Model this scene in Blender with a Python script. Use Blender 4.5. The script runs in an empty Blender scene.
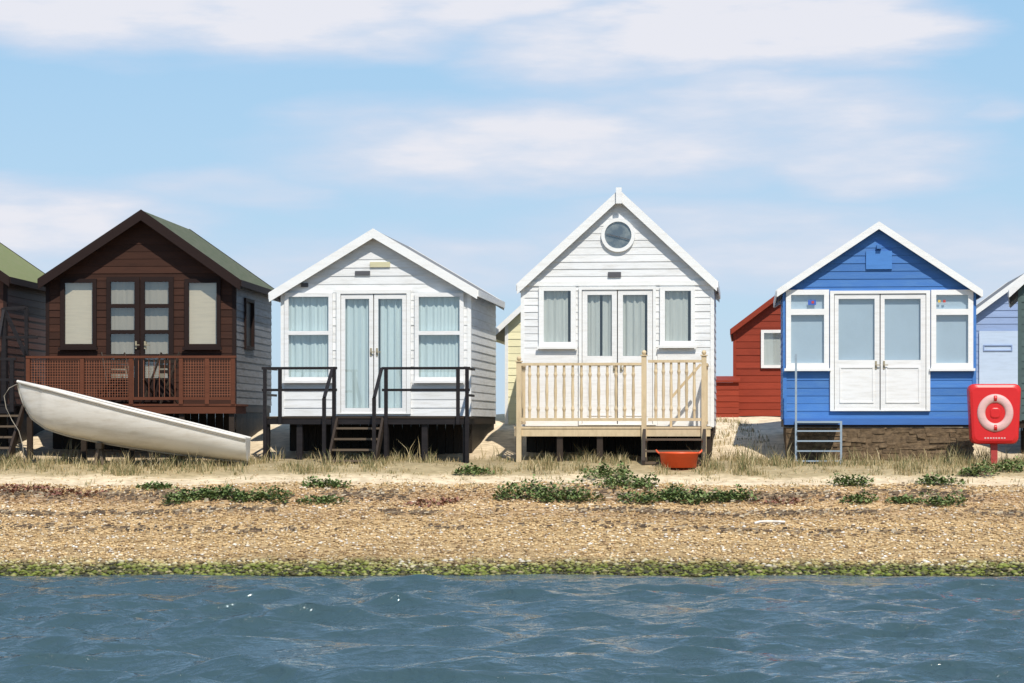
import bpy, math, random
import numpy as np
from mathutils import Vector
random.seed(7); rng=np.random.default_rng(11)
F=2400.0; HY=425.0; CZ=2.0
scene=bpy.context.scene
col=scene.collection

# ------------------------------------------------------------ ground profile
GY=[-2500,10,25,30,32,38,39,40.5,42,44,47,49,55,80,2500]
GZ=[-6,-3,-1.2,-.35,0,.97,1.106,1.325,1.40,1.68,2.06,2.18,2.1,2.0,2.0]
def gz_arr(x,y):
    z=np.interp(y,GY,GZ)
    n=(np.sin(x*1.3+1.1*np.sin(y*.9))*.5+np.sin(x*3.1+y*2.3)*.3+np.sin(x*.45+2)*.6+np.sin(x*6.3-y*4.1)*.15)
    amp=np.interp(y,[30,32.3,34,39,42,50,60],[0.01,.007,.02,.03,.03,.05,0])
    return z+n*amp
def gz(x,y): return float(gz_arr(np.array(float(x)),np.array(float(y))))
def ground_at(xp,yp):
    for Y in np.arange(32,48,.02):
        X=(xp-512)/F*Y
        r=HY+(CZ-gz(X,Y))*F/Y
        if r<=yp: return X,float(Y),gz(X,Y)
    return (xp-512)/F*45,45.,gz((xp-512)/F*45,45)

# ------------------------------------------------------------ materials
def newmat(name):
    m=bpy.data.materials.new(name); m.use_nodes=True
    return m,m.node_tree,m.node_tree.nodes['Principled BSDF']
def N(nt,t,**k):
    n=nt.nodes.new(t)
    for a,b in k.items(): setattr(n,a,b)
    return n
def ramp(nt,stops,interp='LINEAR'):
    r=N(nt,'ShaderNodeValToRGB'); cr=r.color_ramp; cr.interpolation=interp
    while len(cr.elements)<len(stops): cr.elements.new(.5)
    for e,(p,c) in zip(cr.elements,stops):
        e.position=p; e.color=(*c,1) if len(c)==3 else c
    return r
def mix(nt,fac,a,b,bt='MIX'):
    m=N(nt,'ShaderNodeMix',data_type='RGBA',blend_type=bt)
    for s,v in ((m.inputs[0],fac),(m.inputs[6],a),(m.inputs[7],b)):
        if hasattr(v,'links'): nt.links.new(v,s)
        elif isinstance(v,(int,float)): s.default_value=v
        else: s.default_value=(*v,1)
    return m.outputs[2]
def mth(nt,op,a,b=0.,c=0.,clamp=False):
    m=N(nt,'ShaderNodeMath',operation=op,use_clamp=clamp)
    for i,v in enumerate((a,b,c)):
        if hasattr(v,'links'): nt.links.new(v,m.inputs[i])
        else: m.inputs[i].default_value=v
    return m.outputs[0]
MATS={}
def paint(name,rgb,rough=.55,isl=.06,dirt=.3,dc=None,vec=(1.2,1.2,9),thr=.5,bump=.15,spec=None):
    if name in MATS: return MATS[name]
    m,nt,p=newmat(name)
    tc=N(nt,'ShaderNodeTexCoord'); mp=N(nt,'ShaderNodeMapping'); mp.inputs['Scale'].default_value=vec
    nt.links.new(tc.outputs['Object'],mp.inputs[0])
    n1=N(nt,'ShaderNodeTexNoise'); n1.inputs['Scale'].default_value=2.2; n1.inputs['Detail'].default_value=9; n1.inputs['Roughness'].default_value=.65
    nt.links.new(mp.outputs[0],n1.inputs['Vector'])
    r=ramp(nt,[(thr-.05,(0,0,0)),(thr+.25,(1,1,1))]); nt.links.new(n1.outputs[0],r.inputs[0])
    if dc is None: dc=tuple(c*.55 for c in rgb)
    c=mix(nt,mth(nt,'MULTIPLY',r.outputs[0],dirt),rgb,dc)
    g=N(nt,'ShaderNodeNewGeometry')
    hs=N(nt,'ShaderNodeHueSaturation')
    nt.links.new(mth(nt,'MULTIPLY_ADD',g.outputs['Random Per Island'],isl*2,1-isl),hs.inputs['Value'])
    nt.links.new(c,hs.inputs['Color']); nt.links.new(hs.outputs[0],p.inputs['Base Color'])
    p.inputs['Roughness'].default_value=rough
    if spec is None: spec=.2 if max(rgb)<.35 else .4
    p.inputs['Specular IOR Level'].default_value=spec
    b=N(nt,'ShaderNodeBump'); b.inputs['Strength'].default_value=bump; b.inputs['Distance'].default_value=.01
    n2=N(nt,'ShaderNodeTexNoise'); n2.inputs['Scale'].default_value=14; n2.inputs['Detail'].default_value=5
    nt.links.new(mp.outputs[0],n2.inputs['Vector'])
    nt.links.new(n2.outputs[0],b.inputs['Height']); nt.links.new(b.outputs[0],p.inputs['Normal'])
    MATS[name]=m; return m
def glassmat():
    m=bpy.data.materials.new('window_glass'); m.use_nodes=True; nt=m.node_tree; nt.nodes.clear()
    o=N(nt,'ShaderNodeOutputMaterial'); t=N(nt,'ShaderNodeBsdfTransparent'); t.inputs[0].default_value=(.93,.96,.96,1)
    g=N(nt,'ShaderNodeBsdfGlossy'); g.inputs['Roughness'].default_value=.02; g.inputs['Color'].default_value=(.9,.95,1,1)
    lw=N(nt,'ShaderNodeLayerWeight'); lw.inputs[0].default_value=.5
    f=mth(nt,'MULTIPLY_ADD',mth(nt,'POWER',lw.outputs['Facing'],4.),.7,.12)
    x=N(nt,'ShaderNodeMixShader'); nt.links.new(f,x.inputs[0]); nt.links.new(t.outputs[0],x.inputs[1]); nt.links.new(g.outputs[0],x.inputs[2])
    nt.links.new(x.outputs[0],o.inputs[0]); return m
GLASS=glassmat()
WHITE=paint('white_paint',(.77,.765,.75),isl=.03,dirt=.45,dc=(.5,.47,.41))
WHITE_BOARD=paint('white_boards',(.74,.745,.74),isl=.06,dirt=.6,dc=(.50,.48,.43))
WHITE_TRIM=paint('white_trim',(.80,.80,.78),isl=.02,dirt=.35,dc=(.58,.54,.47))
BROWN=paint('brown_boards',(.048,.019,.011),isl=.25,dirt=.5,dc=(.02,.009,.006),rough=.7)
BROWN_TRIM=paint('dark_brown_trim',(.020,.010,.008),isl=.1,dirt=.3,rough=.7)
REDBROWN=paint('redbrown_rail',(.12,.040,.020),isl=.15,dirt=.5,rough=.7)
GREYB=paint('weathered_grey_boards',(.19,.19,.195),isl=.18,dirt=.9,dc=(.10,.08,.065))
GREENROOF=paint('green_felt',(.080,.10,.055),rough=.95,isl=0,dirt=.9,dc=(.15,.145,.10),vec=(4,4,4),thr=.42,bump=.4)
MOSSROOF=paint('mossy_felt',(.19,.21,.09),rough=.95,isl=0,dirt=.8,dc=(.24,.23,.13),vec=(4,4,4),bump=.4)
GREYROOF=paint('grey_felt',(.22,.22,.22),rough=.95,isl=0,dirt=.4,vec=(3,3,3),bump=.4)
BLACK=paint('black_rail',(.014,.012,.013),isl=.1,dirt=.3,dc=(.05,.04,.04))
DARKWOOD=paint('dark_timber',(.040,.028,.020),isl=.2,dirt=.5)
STEPWOOD=paint('weathered_step_timber',(.12,.088,.06),isl=.2,dirt=.6)
SHADESKIRT=paint('underfloor_shade_skirting',(.02,.015,.011),isl=.25,dirt=.5)  # near-black backing boards added to stand in for the shade under the huts
CREAM=paint('cream_timber',(.60,.47,.29),isl=.1,dirt=.6,dc=(.36,.27,.15),vec=(5,5,2))
BLUE=paint('blue_boards',(.050,.170,.46),isl=.13,dirt=.6,dc=(.10,.24,.47))
LBLUE=paint('pale_blue_boards',(.27,.36,.56),isl=.06,dirt=.3)
LBLUED=paint('pale_blue_door',(.50,.60,.74),isl=.04,dirt=.3)
RED=paint('red_boards',(.27,.042,.020),isl=.14,dirt=.5)
YELLOW=paint('pale_yellow_boards',(.82,.77,.50),isl=.05,dirt=.2)
TEAL=paint('grey_teal_boards',(.085,.125,.12),isl=.1,dirt=.3)
RUST=paint('reddish_boards',(.09,.038,.025),isl=.18,dirt=.4)
STONE=paint('brown_foundation',(.21,.145,.085),isl=.08,dirt=1.,dc=(.08,.055,.035),vec=(5,5,7),thr=.44,bump=1.,rough=.95)
METAL=paint('grey_blue_metal',(.30,.37,.43),isl=.05,dirt=.4,rough=.4)
CURT=paint('reflection_tinted_curtain',(.55,.64,.64),isl=0,dirt=.3,vec=(9,9,.6),rough=.9)  # bluish tint of the pane's reflection is put into the cloth colour
CURTW=paint('cream_curtain',(.50,.51,.47),isl=0,dirt=.4,vec=(9,9,.6),rough=.9)
BLIND=paint('beige_blind',(.58,.48,.34),isl=0,dirt=.35,vec=(1,1,12),rough=.9)
BLINDD=paint('taupe_curtain',(.34,.29,.22),isl=0,dirt=.4,vec=(9,9,.6),rough=.9)
BBLIND=paint('pale_blue_blind',(.40,.48,.55),isl=0,dirt=.2,vec=(1,1,1),rough=.8)
BOATW=paint('boat_white',(.74,.71,.65),isl=0,dirt=.7,dc=(.50,.44,.35),vec=(.8,.8,4),rough=.4,bump=.05)
BOATIN=paint('boat_inside',(.45,.42,.36),isl=0,dirt=.4)
GUNW=paint('gunwale_grey',(.40,.37,.32),isl=0,dirt=.5)
REDP=paint('red_plastic',(.62,.02,.02),isl=0,dirt=.15,rough=.35,bump=.02)
RINGM=paint('ring_white',(.68,.42,.39),isl=0,dirt=.3,rough=.5,bump=.02)
TUBM=paint('tub_orange',(.80,.10,.025),isl=0,dirt=.4,rough=.4,bump=.02)
ROPE=paint('rope_fibre',(.35,.31,.25),isl=0,dirt=.3,rough=.9)
BRASS=paint('dull_metal',(.35,.30,.2),isl=0,dirt=.3,rough=.35)
SIGNY=paint('sign_cream',(.60,.56,.36),isl=0,dirt=.3)
DARKS=paint('sign_dark',(.10,.10,.11),isl=0,dirt=.3)
STB=paint('sticker_blue',(.05,.12,.45),isl=0,dirt=.1)
STY=paint('sticker_yellow',(.65,.45,.08),isl=0,dirt=.1)
STR=paint('sticker_red',(.5,.06,.05),isl=0,dirt=.1)
ROOMSHADE=paint('unlit_room_shade',(.03,.03,.03),isl=0,dirt=.1)

# ------------------------------------------------------------ mesh builder
class MB:
    def __init__(s): s.v=[]; s.f=[]
    def face(s,pts):
        i=len(s.v); s.v+= [tuple(p) for p in pts]; s.f.append(tuple(range(i,i+len(pts))))
    def hexa(s,p):
        i=len(s.v); s.v+=[tuple(q) for q in p]
        for f in ((3,2,1,0),(4,5,6,7),(0,1,5,4),(1,2,6,5),(2,3,7,6),(3,0,4,7)): s.f.append(tuple(i+k for k in f))
    def box(s,x0,x1,y0,y1,z0,z1):
        x0,x1=min(x0,x1),max(x0,x1); z0,z1=min(z0,z1),max(z0,z1); y0,y1=min(y0,y1),max(y0,y1)
        s.hexa([(x0,y0,z0),(x1,y0,z0),(x1,y1,z0),(x0,y1,z0),(x0,y0,z1),(x1,y0,z1),(x1,y1,z1),(x0,y1,z1)])
    def prism(s,poly,y0,y1):
        n=len(poly); i=len(s.v)
        s.v+=[(x,y0,z) for x,z in poly]+[(x,y1,z) for x,z in poly]
        s.f.append(tuple(i+k for k in range(n))); s.f.append(tuple(i+n+k for k in reversed(range(n))))
        for k in range(n):
            j=(k+1)%n; s.f.append((i+j,i+k,i+n+k,i+n+j))
    def beam(s,p,q,w,h=None):
        h=h or w; p=Vector(p); q=Vector(q); d=(q-p).normalized()
        up=Vector((0,0,1)) if abs(d.z)<.95 else Vector((0,1,0))
        a=d.cross(up).normalized()*w/2; b=a.cross(d).normalized()*h/2
        s.hexa([p-a-b,p+a-b,q+a-b,q-a-b,p-a+b,p+a+b,q+a+b,q-a+b])
    def lathe(s,prof,c,n=16,axis='z'):
        i=len(s.v)
        for r,h in prof:
            for k in range(n):
                t=2*math.pi*k/n
                if axis=='z': s.v.append((c[0]+r*math.cos(t),c[1]+r*math.sin(t),c[2]+h))
                else: s.v.append((c[0]+r*math.cos(t),c[1]+h,c[2]+r*math.sin(t)))
        for j in range(len(prof)-1):
            for k in range(n):
                k2=(k+1)%n
                s.f.append((i+j*n+k,i+j*n+k2,i+(j+1)*n+k2,i+(j+1)*n+k))
    def tube(s,pts,r,n=6):
        i0=len(s.v); P=[Vector(p) for p in pts]
        for j,p in enumerate(P):
            d=(P[min(j+1,len(P)-1)]-P[max(j-1,0)]).normalized()
            up=Vector((0,0,1)) if abs(d.z)<.9 else Vector((0,1,0))
            a=d.cross(up).normalized(); b=a.cross(d).normalized()
            for k in range(n):
                t=2*math.pi*k/n; s.v.append(tuple(p+a*r*math.cos(t)+b*r*math.sin(t)))
        for j in range(len(P)-1):
            for k in range(n):
                k2=(k+1)%n; s.f.append((i0+j*n+k,i0+j*n+k2,i0+(j+1)*n+k2,i0+(j+1)*n+k))
        s.f.append(tuple(i0+k for k in range(n))); s.f.append(tuple(i0+(len(P)-1)*n+k for k in range(n)))
    def grid(s,xs,zs,solid,y0,y1):
        nx,nz=len(xs)-1,len(zs)-1
        S=lambda i,j: 0<=i<nx and 0<=j<nz and solid(i,j)
        for i in range(nx):
            for j in range(nz):
                if not S(i,j): continue
                a,b,c,d=xs[i],xs[i+1],zs[j],zs[j+1]
                s.face([(a,y0,c),(b,y0,c),(b,y0,d),(a,y0,d)]); s.face([(a,y1,c),(a,y1,d),(b,y1,d),(b,y1,c)])
                if not S(i-1,j): s.face([(a,y0,c),(a,y0,d),(a,y1,d),(a,y1,c)])
                if not S(i+1,j): s.face([(b,y0,c),(b,y1,c),(b,y1,d),(b,y0,d)])
                if not S(i,j-1): s.face([(a,y0,c),(a,y1,c),(b,y1,c),(b,y0,c)])
                if not S(i,j+1): s.face([(a,y0,d),(b,y0,d),(b,y1,d),(a,y1,d)])
def obj(name,mb,mat,parent=None,smooth=False,label=None,loc=None):
    me=bpy.data.meshes.new(name); me.from_pydata(mb.v,[],mb.f); me.update()
    if smooth: me.polygons.foreach_set('use_smooth',[True]*len(me.polygons))
    me.materials.append(mat); o=bpy.data.objects.new(name,me); col.objects.link(o)
    if parent: o.parent=parent
    if label: o['label']=label
    if loc: o.location=loc
    return o
def empty(name,loc,label,cat,rz=0,group=None):
    e=bpy.data.objects.new(name,None); e.empty_display_size=.3; col.objects.link(e); e.location=loc; e.rotation_euler=(0,0,rz)
    e['label']=label; e['category']=cat
    if group: e['group']=group
    return e

# ------------------------------------------------------------ hut class
def siding(mb,mp,left,right,z0,z1,bh,ops=(),cuts=(),t=.010):
    ops=sorted(ops); z=z0
    while z<z1-1e-4:
        zr0=z; zr1=min(z+bh,z1)
        zs={zr0,zr1}
        for c in list(cuts)+[o[2] for o in ops]+[o[3] for o in ops]:
            if zr0+1e-4<c<zr1-1e-4: zs.add(c)
        zs=sorted(zs); tt=t*random.uniform(.6,1.3)
        for a,b in zip(zs[:-1],zs[1:]):
            mid=(a+b)/2; cur=(left(a),left(b)); segs=[]
            for o in ops:
                if o[2]<mid<o[3]:
                    if o[0]>max(cur): segs.append((cur[0],cur[1],o[0],o[0]))
                    cur=(o[1],o[1])
            Ra,Rb=right(a),right(b)
            if Ra>cur[0]: segs.append((cur[0],cur[1],Ra,max(Rb,cur[1])))
            oa=tt*(1-(a-zr0)/bh)+.002; ob=tt*(1-(b-zr0)/bh)+.002
            for (l0,l1,r0,r1) in segs:
                i=len(mb.v)
                mb.v+=[mp(l0,oa,a),mp(r0,oa,a),mp(r1,ob,b),mp(l1,ob,b)]
                mb.f.append((i,i+1,i+2,i+3))
                if a==zr0:
                    mb.v+=[mp(l0,0,a),mp(r0,0,a)]; mb.f.append((i+4,i+5,i+1,i))
        z=zr1
class Hut:
    def __init__(s,name,label,yaw,Yf,cx,wl,wr,floor,apex,eL,eR,depth=4.2,ov=.22,bh=.14,bw=.17,
                 front=None,side=None,roofm=None,bargem=None,trim=None,group='row of beach huts',z=None,barget=.035):
        a=math.radians(yaw); X=(cx-512)/F*Yf; g=gz(X,Yf) if z is None else z
        s.O=Vector((X,Yf,g)); s.ux=Vector((math.cos(a),-math.sin(a),0)); s.uy=Vector((math.sin(a),math.cos(a),0))
        s.root=empty(name,s.O,label,'beach hut',-a,group)
        s.depth=depth; s.ops=[]; s.bh=bh; s.m=dict(front=front,side=side or front,roof=roofm,barge=bargem,trim=trim or bargem)
        s.fz=s.px(cx,floor,0)[1]; s.wl=s.px(wl,HY,0)[0]; s.wr=s.px(wr,HY,0)[0]
        by=-ov-.03
        s.A=s.px(*apex,by); s.L=s.px(*eL,by); s.R=s.px(*eR,by); s.ov=ov; s.bw=bw; s.bt=barget
    def px(s,x,y,ly):
        d=Vector(((x-512)/F,1,(HY-y)/F)); C=Vector((0,0,CZ))
        t=(ly-(C-s.O).dot(s.uy))/d.dot(s.uy); P=C+d*t-s.O
        return P.dot(s.ux),P.z
    def rect(s,r,ly=0):
        x0,z1=s.px(r[0],r[1],ly); x1,z0=s.px(r[2],r[3],ly); return x0,x1,z0,z1
    def zroof(s,x):
        A,L,R=s.A,s.L,s.R
        return A[1]+(x-A[0])*((A[1]-L[1])/(A[0]-L[0])) if x<A[0] else A[1]+(x-A[0])*((R[1]-A[1])/(R[0]-A[0]))
    def build(s,corner=True,sideops=()):
        A,L,R=s.A,s.L,s.R; T=.07
        sl=(A[1]-L[1])/(A[0]-L[0]); sr=(A[1]-R[1])/(R[0]-A[0])
        left=lambda z: max(s.wl, A[0]-(A[1]-T-z)/sl)
        right=lambda z: min(s.wr, A[0]+(A[1]-T-z)/sr)
        zl=s.zroof(s.wl)-T; zr=s.zroof(s.wr)-T; D=s.depth; fz=s.fz; m=s.m
        mb=MB(); siding(mb,lambda a,o,z:(a,-o,z),left,right,fz,A[1]-T-.01,s.bh,s.ops,(zl,zr))
        obj('front_wall',mb,m['front'],s.root)
        mb=MB(); siding(mb,lambda a,o,z:(s.wr+o,a,z),lambda z:0,lambda z:D,fz,zr,s.bh,sideops)
        obj('side_wall',mb,m['side'],s.root)
        mb=MB(); siding(mb,lambda a,o,z:(s.wl-o,a,z),lambda z:0,lambda z:D,fz,zl,s.bh); obj('side_wall',mb,m['side'],s.root)
        mb=MB(); siding(mb,lambda a,o,z:(a,D+o,z),left,right,fz,A[1]-T-.01,s.bh,(),(zl,zr)); obj('rear_wall',mb,m['side'],s.root)
        mb=MB(); mb.box(s.wl,s.wr,.03,D-.02,fz-.14,fz-.003); obj('floor',mb,DARKWOOD,s.root)
        if corner:
            for x,zt in ((s.wl,zl),(s.wr,zr)):
                sg=-1 if x==s.wl else 1; mb=MB()
                mb.box(x-.045 if sg>0 else x-.02,x+.02 if sg>0 else x+.045,-.02,.05,fz-.02,zt-.02)
                obj('corner_board',mb,m['trim'],s.root)
        mb=MB(); y0,y1=-s.ov,D+.15
        mb.prism([L,A,(A[0],A[1]-.06),(L[0],L[1]-.06)],y0,y1); mb.prism([A,R,(R[0],R[1]-.06),(A[0],A[1]-.06)],y0,y1)
        roof=obj('roof',mb,m['roof'],s.root)
        bt=s.bt
        for ya,yb in ((y0-bt,y0),(y1,y1+bt)):
            for (P,Q,sg,k) in ((L,A,-1,sl),(A,R,1,sr)):
                dz=s.bw*math.sqrt(1+k*k)
                mb=MB(); e=.012
                mb.prism([(P[0],P[1]+e),(Q[0],Q[1]+e),(Q[0],Q[1]-dz),(P[0],P[1]-dz)],ya,yb)
                obj('bargeboard',mb,m['barge'],roof)
        mb=MB()
        mb.box(L[0]-.02,L[0],y0,y1,L[1]-.11,L[1]+.006); obj('fascia_board',mb,m['barge'],roof)
        mb=MB(); mb.box(R[0],R[0]+.02,y0,y1,R[1]-.11,R[1]+.006); obj('fascia_board',mb,m['barge'],roof)
        return roof
    def framed(s,name,r,panes,fmat,curt=None,y0=-.055,y1=.03,hole=True,parts=None,cd=.1,folds=None,split=None,label=None,glass=True,sill=False,parent=None):
        R=s.rect(r); P=[s.rect(p) for p in panes]
        if hole: s.ops.append((R[0]+.015,R[1]-.015,R[2]+.015,R[3]-.015))
        xs=sorted({R[0],R[1],*[p[0] for p in P],*[p[1] for p in P]}); zs=sorted({R[2],R[3],*[p[2] for p in P],*[p[3] for p in P]})
        def solid(i,j):
            cx=(xs[i]+xs[i+1])/2; cz=(zs[j]+zs[j+1])/2
            return not any(p[0]<cx<p[1] and p[2]<cz<p[3] for p in P)
        mb=MB(); mb.grid(xs,zs,solid,y0,y1)
        if sill: mb.box(R[0]-.03,R[1]+.03,y0-.05,y0+.002,R[2]-.035,R[2]+.012)
        o=obj(name,mb,fmat,parent or s.root,label=label)
        if glass and P:
            mb=MB()
            for p in P: mb.face([(p[0],y1-.05,p[2]),(p[1],y1-.05,p[2]),(p[1],y1-.05,p[3]),(p[0],y1-.05,p[3])])
            obj('glass',mb,GLASS,o)
        if curt:
            x0=min(p[0] for p in P)-.02; x1=max(p[1] for p in P)+.02; z0=min(p[2] for p in P)-.03; z1=max(p[3] for p in P)+.03
            for (fa,fb) in (split or [(0,1)]):
                a=x0+(x1-x0)*fa; b=x0+(x1-x0)*fb; n=max(4,int((b-a)/.012)); mb=MB(); ph=random.random()*6
                for k in range(n+1):
                    x=a+(b-a)*k/n; w=(folds or 0)
                    y=cd+w*(math.sin(x*55+ph)+.5*math.sin(x*91+ph*2)); yb=cd+w*1.2*(math.sin(x*52+ph+.3)+.5*math.sin(x*97+ph))
                    mb.v+=[(x,yb,z0),(x,y,z1)]
                for k in range(n): mb.f.append((2*k,2*k+2,2*k+3,2*k+1))
                obj('curtain' if folds else 'blind',mb,curt,o,smooth=True)
        return o
    def panel(s,door,r,mat,y=-.055,w=.022,t=.012):
        x0,x1,z0,z1=s.rect(r); mb=MB()
        xs=[x0,x0+w,x1-w,x1]; zs=[z0,z0+w,z1-w,z1]
        mb.grid(xs,zs,lambda i,j: not(i==1 and j==1),y-t,y+.001); obj('door_panel',mb,mat,door)
    def handle(s,door,x,y,ly=-.06,mat=None):
        lx,lz=s.px(x,y,ly); mb=MB(); mb.box(lx-.015,lx+.015,ly-.008,ly+.004,lz-.07,lz+.07); mb.beam((lx,ly-.03,lz),(lx+.07,ly-.035,lz),.015); mb.beam((lx,ly,lz),(lx,ly-.035,lz),.014)
        obj('handle',mb,mat or BRASS,door)
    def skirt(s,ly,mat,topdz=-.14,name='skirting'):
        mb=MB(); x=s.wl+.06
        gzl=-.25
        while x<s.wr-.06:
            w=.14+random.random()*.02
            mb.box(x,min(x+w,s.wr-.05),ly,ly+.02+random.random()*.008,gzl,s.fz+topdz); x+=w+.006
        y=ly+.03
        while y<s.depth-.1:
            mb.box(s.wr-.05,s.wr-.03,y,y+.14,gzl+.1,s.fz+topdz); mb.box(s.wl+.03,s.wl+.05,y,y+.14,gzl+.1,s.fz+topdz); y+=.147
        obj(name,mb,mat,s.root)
    def ground(s,lx,ly):
        P=s.O+s.ux*lx+s.uy*ly; return gz(P.x,P.y)-s.O.z
    def post(s,parent,x,ytop,ly,w,mat,name='post',zb=None,cap=False,zt=None):
        lx,lz=s.px(x,ytop,ly)
        if zt is not None: lz=zt
        z0=s.ground(lx,ly)-.15 if zb is None else zb
        mb=MB(); mb.box(lx-w/2,lx+w/2,ly-w/2,ly+w/2,z0,lz)
        if cap:
            mb.box(lx-w*.7,lx+w*.7,ly-w*.7,ly+w*.7,lz,lz+.02); mb.lathe([(0.012,.02),(.03,.03),(.042,.06),(.03,.092),(.002,.102)],(lx,ly,lz),10)
        return obj(name,mb,mat,parent)
    def deck(s,xl,xr,ly,mat,beam=.15,edge=None):
        x0=s.px(xl,HY,ly)[0]; x1=s.px(xr,HY,ly)[0]; mb=MB(); y=ly
        while y<-.05:
            mb.box(x0,x1,y,min(y+.115,-.045),s.fz-.045,s.fz-.01); y+=.121
        d=obj('deck',mb,mat,s.root)
        mb=MB(); mb.box(x0+.01,x1-.01,ly+.012,ly+.055,s.fz-.046-beam,s.fz-.047)
        for k in range(6):
            xx=x0+.05+(x1-x0-.14)*k/5; mb.box(xx,xx+.045,ly+.056,-.04,s.fz-.046-beam,s.fz-.048)
        obj('joist_frame',mb,edge or mat,d)
        return d,x0,x1
    def stairs(s,xl,xr,ly,yb,n,mat,run=.22,stringer=.04,ztop=None):
        x0=s.px(xl,HY,ly)[0]; x1=s.px(xr,HY,ly)[0]; zt=ztop if ztop is not None else s.fz-.05
        zb=s.px(xl,yb,ly-run*n)[1]; gb=s.ground((x0+x1)/2,ly-run*n); zb=min(zb,gb+.1) if gb<zb else gb+.08
        mb=MB(); h=(zt-zb)/(n)
        for k in range(1,n+1):
            z=zt-h*k; y=ly-run*k; mb.box(x0+stringer,x1-stringer,y,y+run+.02,z,z+.035)
        so=obj('stairs',mb,mat,s.root)
        for x in (x0,x1-stringer):
            mb=MB()
            mb.hexa([(x,ly-run*n-.02,zb-.2),(x+stringer,ly-run*n-.02,zb-.2),(x+stringer,ly-.01,zt-.22),(x,ly-.01,zt-.22),
                     (x,ly-run*n-.02,zb+.06),(x+stringer,ly-run*n-.02,zb+.06),(x+stringer,ly-.01,zt+.02),(x,ly-.01,zt+.02)])
            obj('stringer',mb,DARKWOOD,so)
        return so

# ============================================================ HUT: dark brown
H=Hut('dark_brown_beach_hut','dark brown timber beach hut with green felt roof and raised deck',4.0,43.0,140,47,235,404,(141,210),(38,279),(240,280),
      depth=3.8,ov=.25,bh=.13,bw=.15,front=BROWN,side=GREYB,roofm=GREENROOF,bargem=BROWN_TRIM)
H.framed('window',(61,279,97,348),[(65,283,93,344)],BROWN_TRIM,BLIND,cd=.04,sill=True)
H.framed('window',(185,279,221,348),[(189,283,217,344)],BROWN_TRIM,BLIND,cd=.04,sill=True)
for xa,xb,hx in ((107,140,136),(141,174,145)):
    d=H.framed('door',(xa,277,xb,402),[(xa+4,282,xb-5,304),(xa+4,308,xb-5,330),(xa+4,334,xb-5,354),(xa+4,358,xb-5,378)],BROWN_TRIM,BLINDD,cd=.06,folds=.003,y0=-.045)
    H.handle(d,hx,345)
sx=[(.9,1.7,H.fz+1.05,H.fz+1.9)]
roof=H.build(sideops=sx)
mb=MB(); x=H.wr
for (a,b,c,d) in ((.86,1.74,H.fz+1.01,H.fz+1.07),(.86,1.74,H.fz+1.88,H.fz+1.94),(.86,.92,H.fz+1.07,H.fz+1.88),(1.68,1.74,H.fz+1.07,H.fz+1.88)): mb.box(x-.01,x+.045,a,b,c,d)
w=obj('side_window',mb,BROWN_TRIM,H.root)
mb=MB(); mb.box(x-.02,x-.012,.9,1.7,H.fz+1.05,H.fz+1.9); obj('glass',mb,ROOMSHADE,w)  # opaque near-black pane, colour stands in for the unlit room
H.skirt(.25,SHADESKIRT)
dly=-1.25
d,dx0,dx1=H.deck(26,236,dly,REDBROWN,.13)
for x in (30,84,132,182,232): H.post(d,x,404,dly+.1,.09,DARKWOOD,'deck_post',zt=H.fz-.05)
rail=MB(); zt=H.px(30,356,dly)[1]; zb=H.px(30,400,dly)[1]
rail.box(dx0,dx1,dly-.02,dly+.06,zt-.04,zt); rail.box(dx0+.03,dx1-.03,dly,dly+.04,zb,zb+.05)
for x in (28,82,131,181,207,233):
    lx=H.px(x,400,dly)[0]; rail.box(lx-.035,lx+.035,dly-.012,dly+.062,H.fz-.02,zt-.041)
rl=obj('railing',rail,REDBROWN,d)
mb=MB(); x=dx0+.05; i=0
while x<dx1-.04:
    if not (H.px(131,400,dly)[0]<x<H.px(181,400,dly)[0] and i%2): mb.box(x,x+.008,dly+.010,dly+.019,zb+.05,zt-.04)
    x+=.046; i+=1
z=zb+.085
while z<zt-.05:
    mb.box(dx0+.03,H.px(131,400,dly)[0],dly+.020,dly+.029,z,z+.008); mb.box(H.px(181,400,dly)[0],dx1-.03,dly+.020,dly+.029,z,z+.008); z+=.046
obj('trellis',mb,paint('trellis_timber',(.26,.095,.05),isl=.2,dirt=.4,rough=.7),rl)
# folding chairs on the deck
def chair(H,px_x,ly,rz):
    lx=H.px(px_x,400,ly)[0]; P=H.O+H.ux*lx+H.uy*ly
    e=empty('folding_chair',(P.x,P.y,H.O.z+H.fz-.01),'dark folding wooden chair standing on the deck','chair',rz,'folding chairs on the deck')
    mb=MB()
    for k in range(5): mb.box(-.2,.2,-.2+k*.085,-.13+k*.085,.43,.45)
    obj('seat',mb,DARKWOOD,e)
    mb=MB()
    for k in range(4): mb.beam((-.2,.2+.02*k,.58+.09*k),(.2,.2+.02*k,.58+.09*k),.012,.06)
    obj('backrest',mb,DARKWOOD,e)
    for sx in (-.215,.215):
        for a,b in (((sx,-.22,0),(sx,.27,.92)),((sx,.25,0),(sx,-.2,.44))):
            mb=MB(); mb.beam(a,b,.022,.035); obj('leg',mb,DARKWOOD,e)
chair(H,118,-.6,.5); chair(H,160,-.6,-.6)

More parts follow.
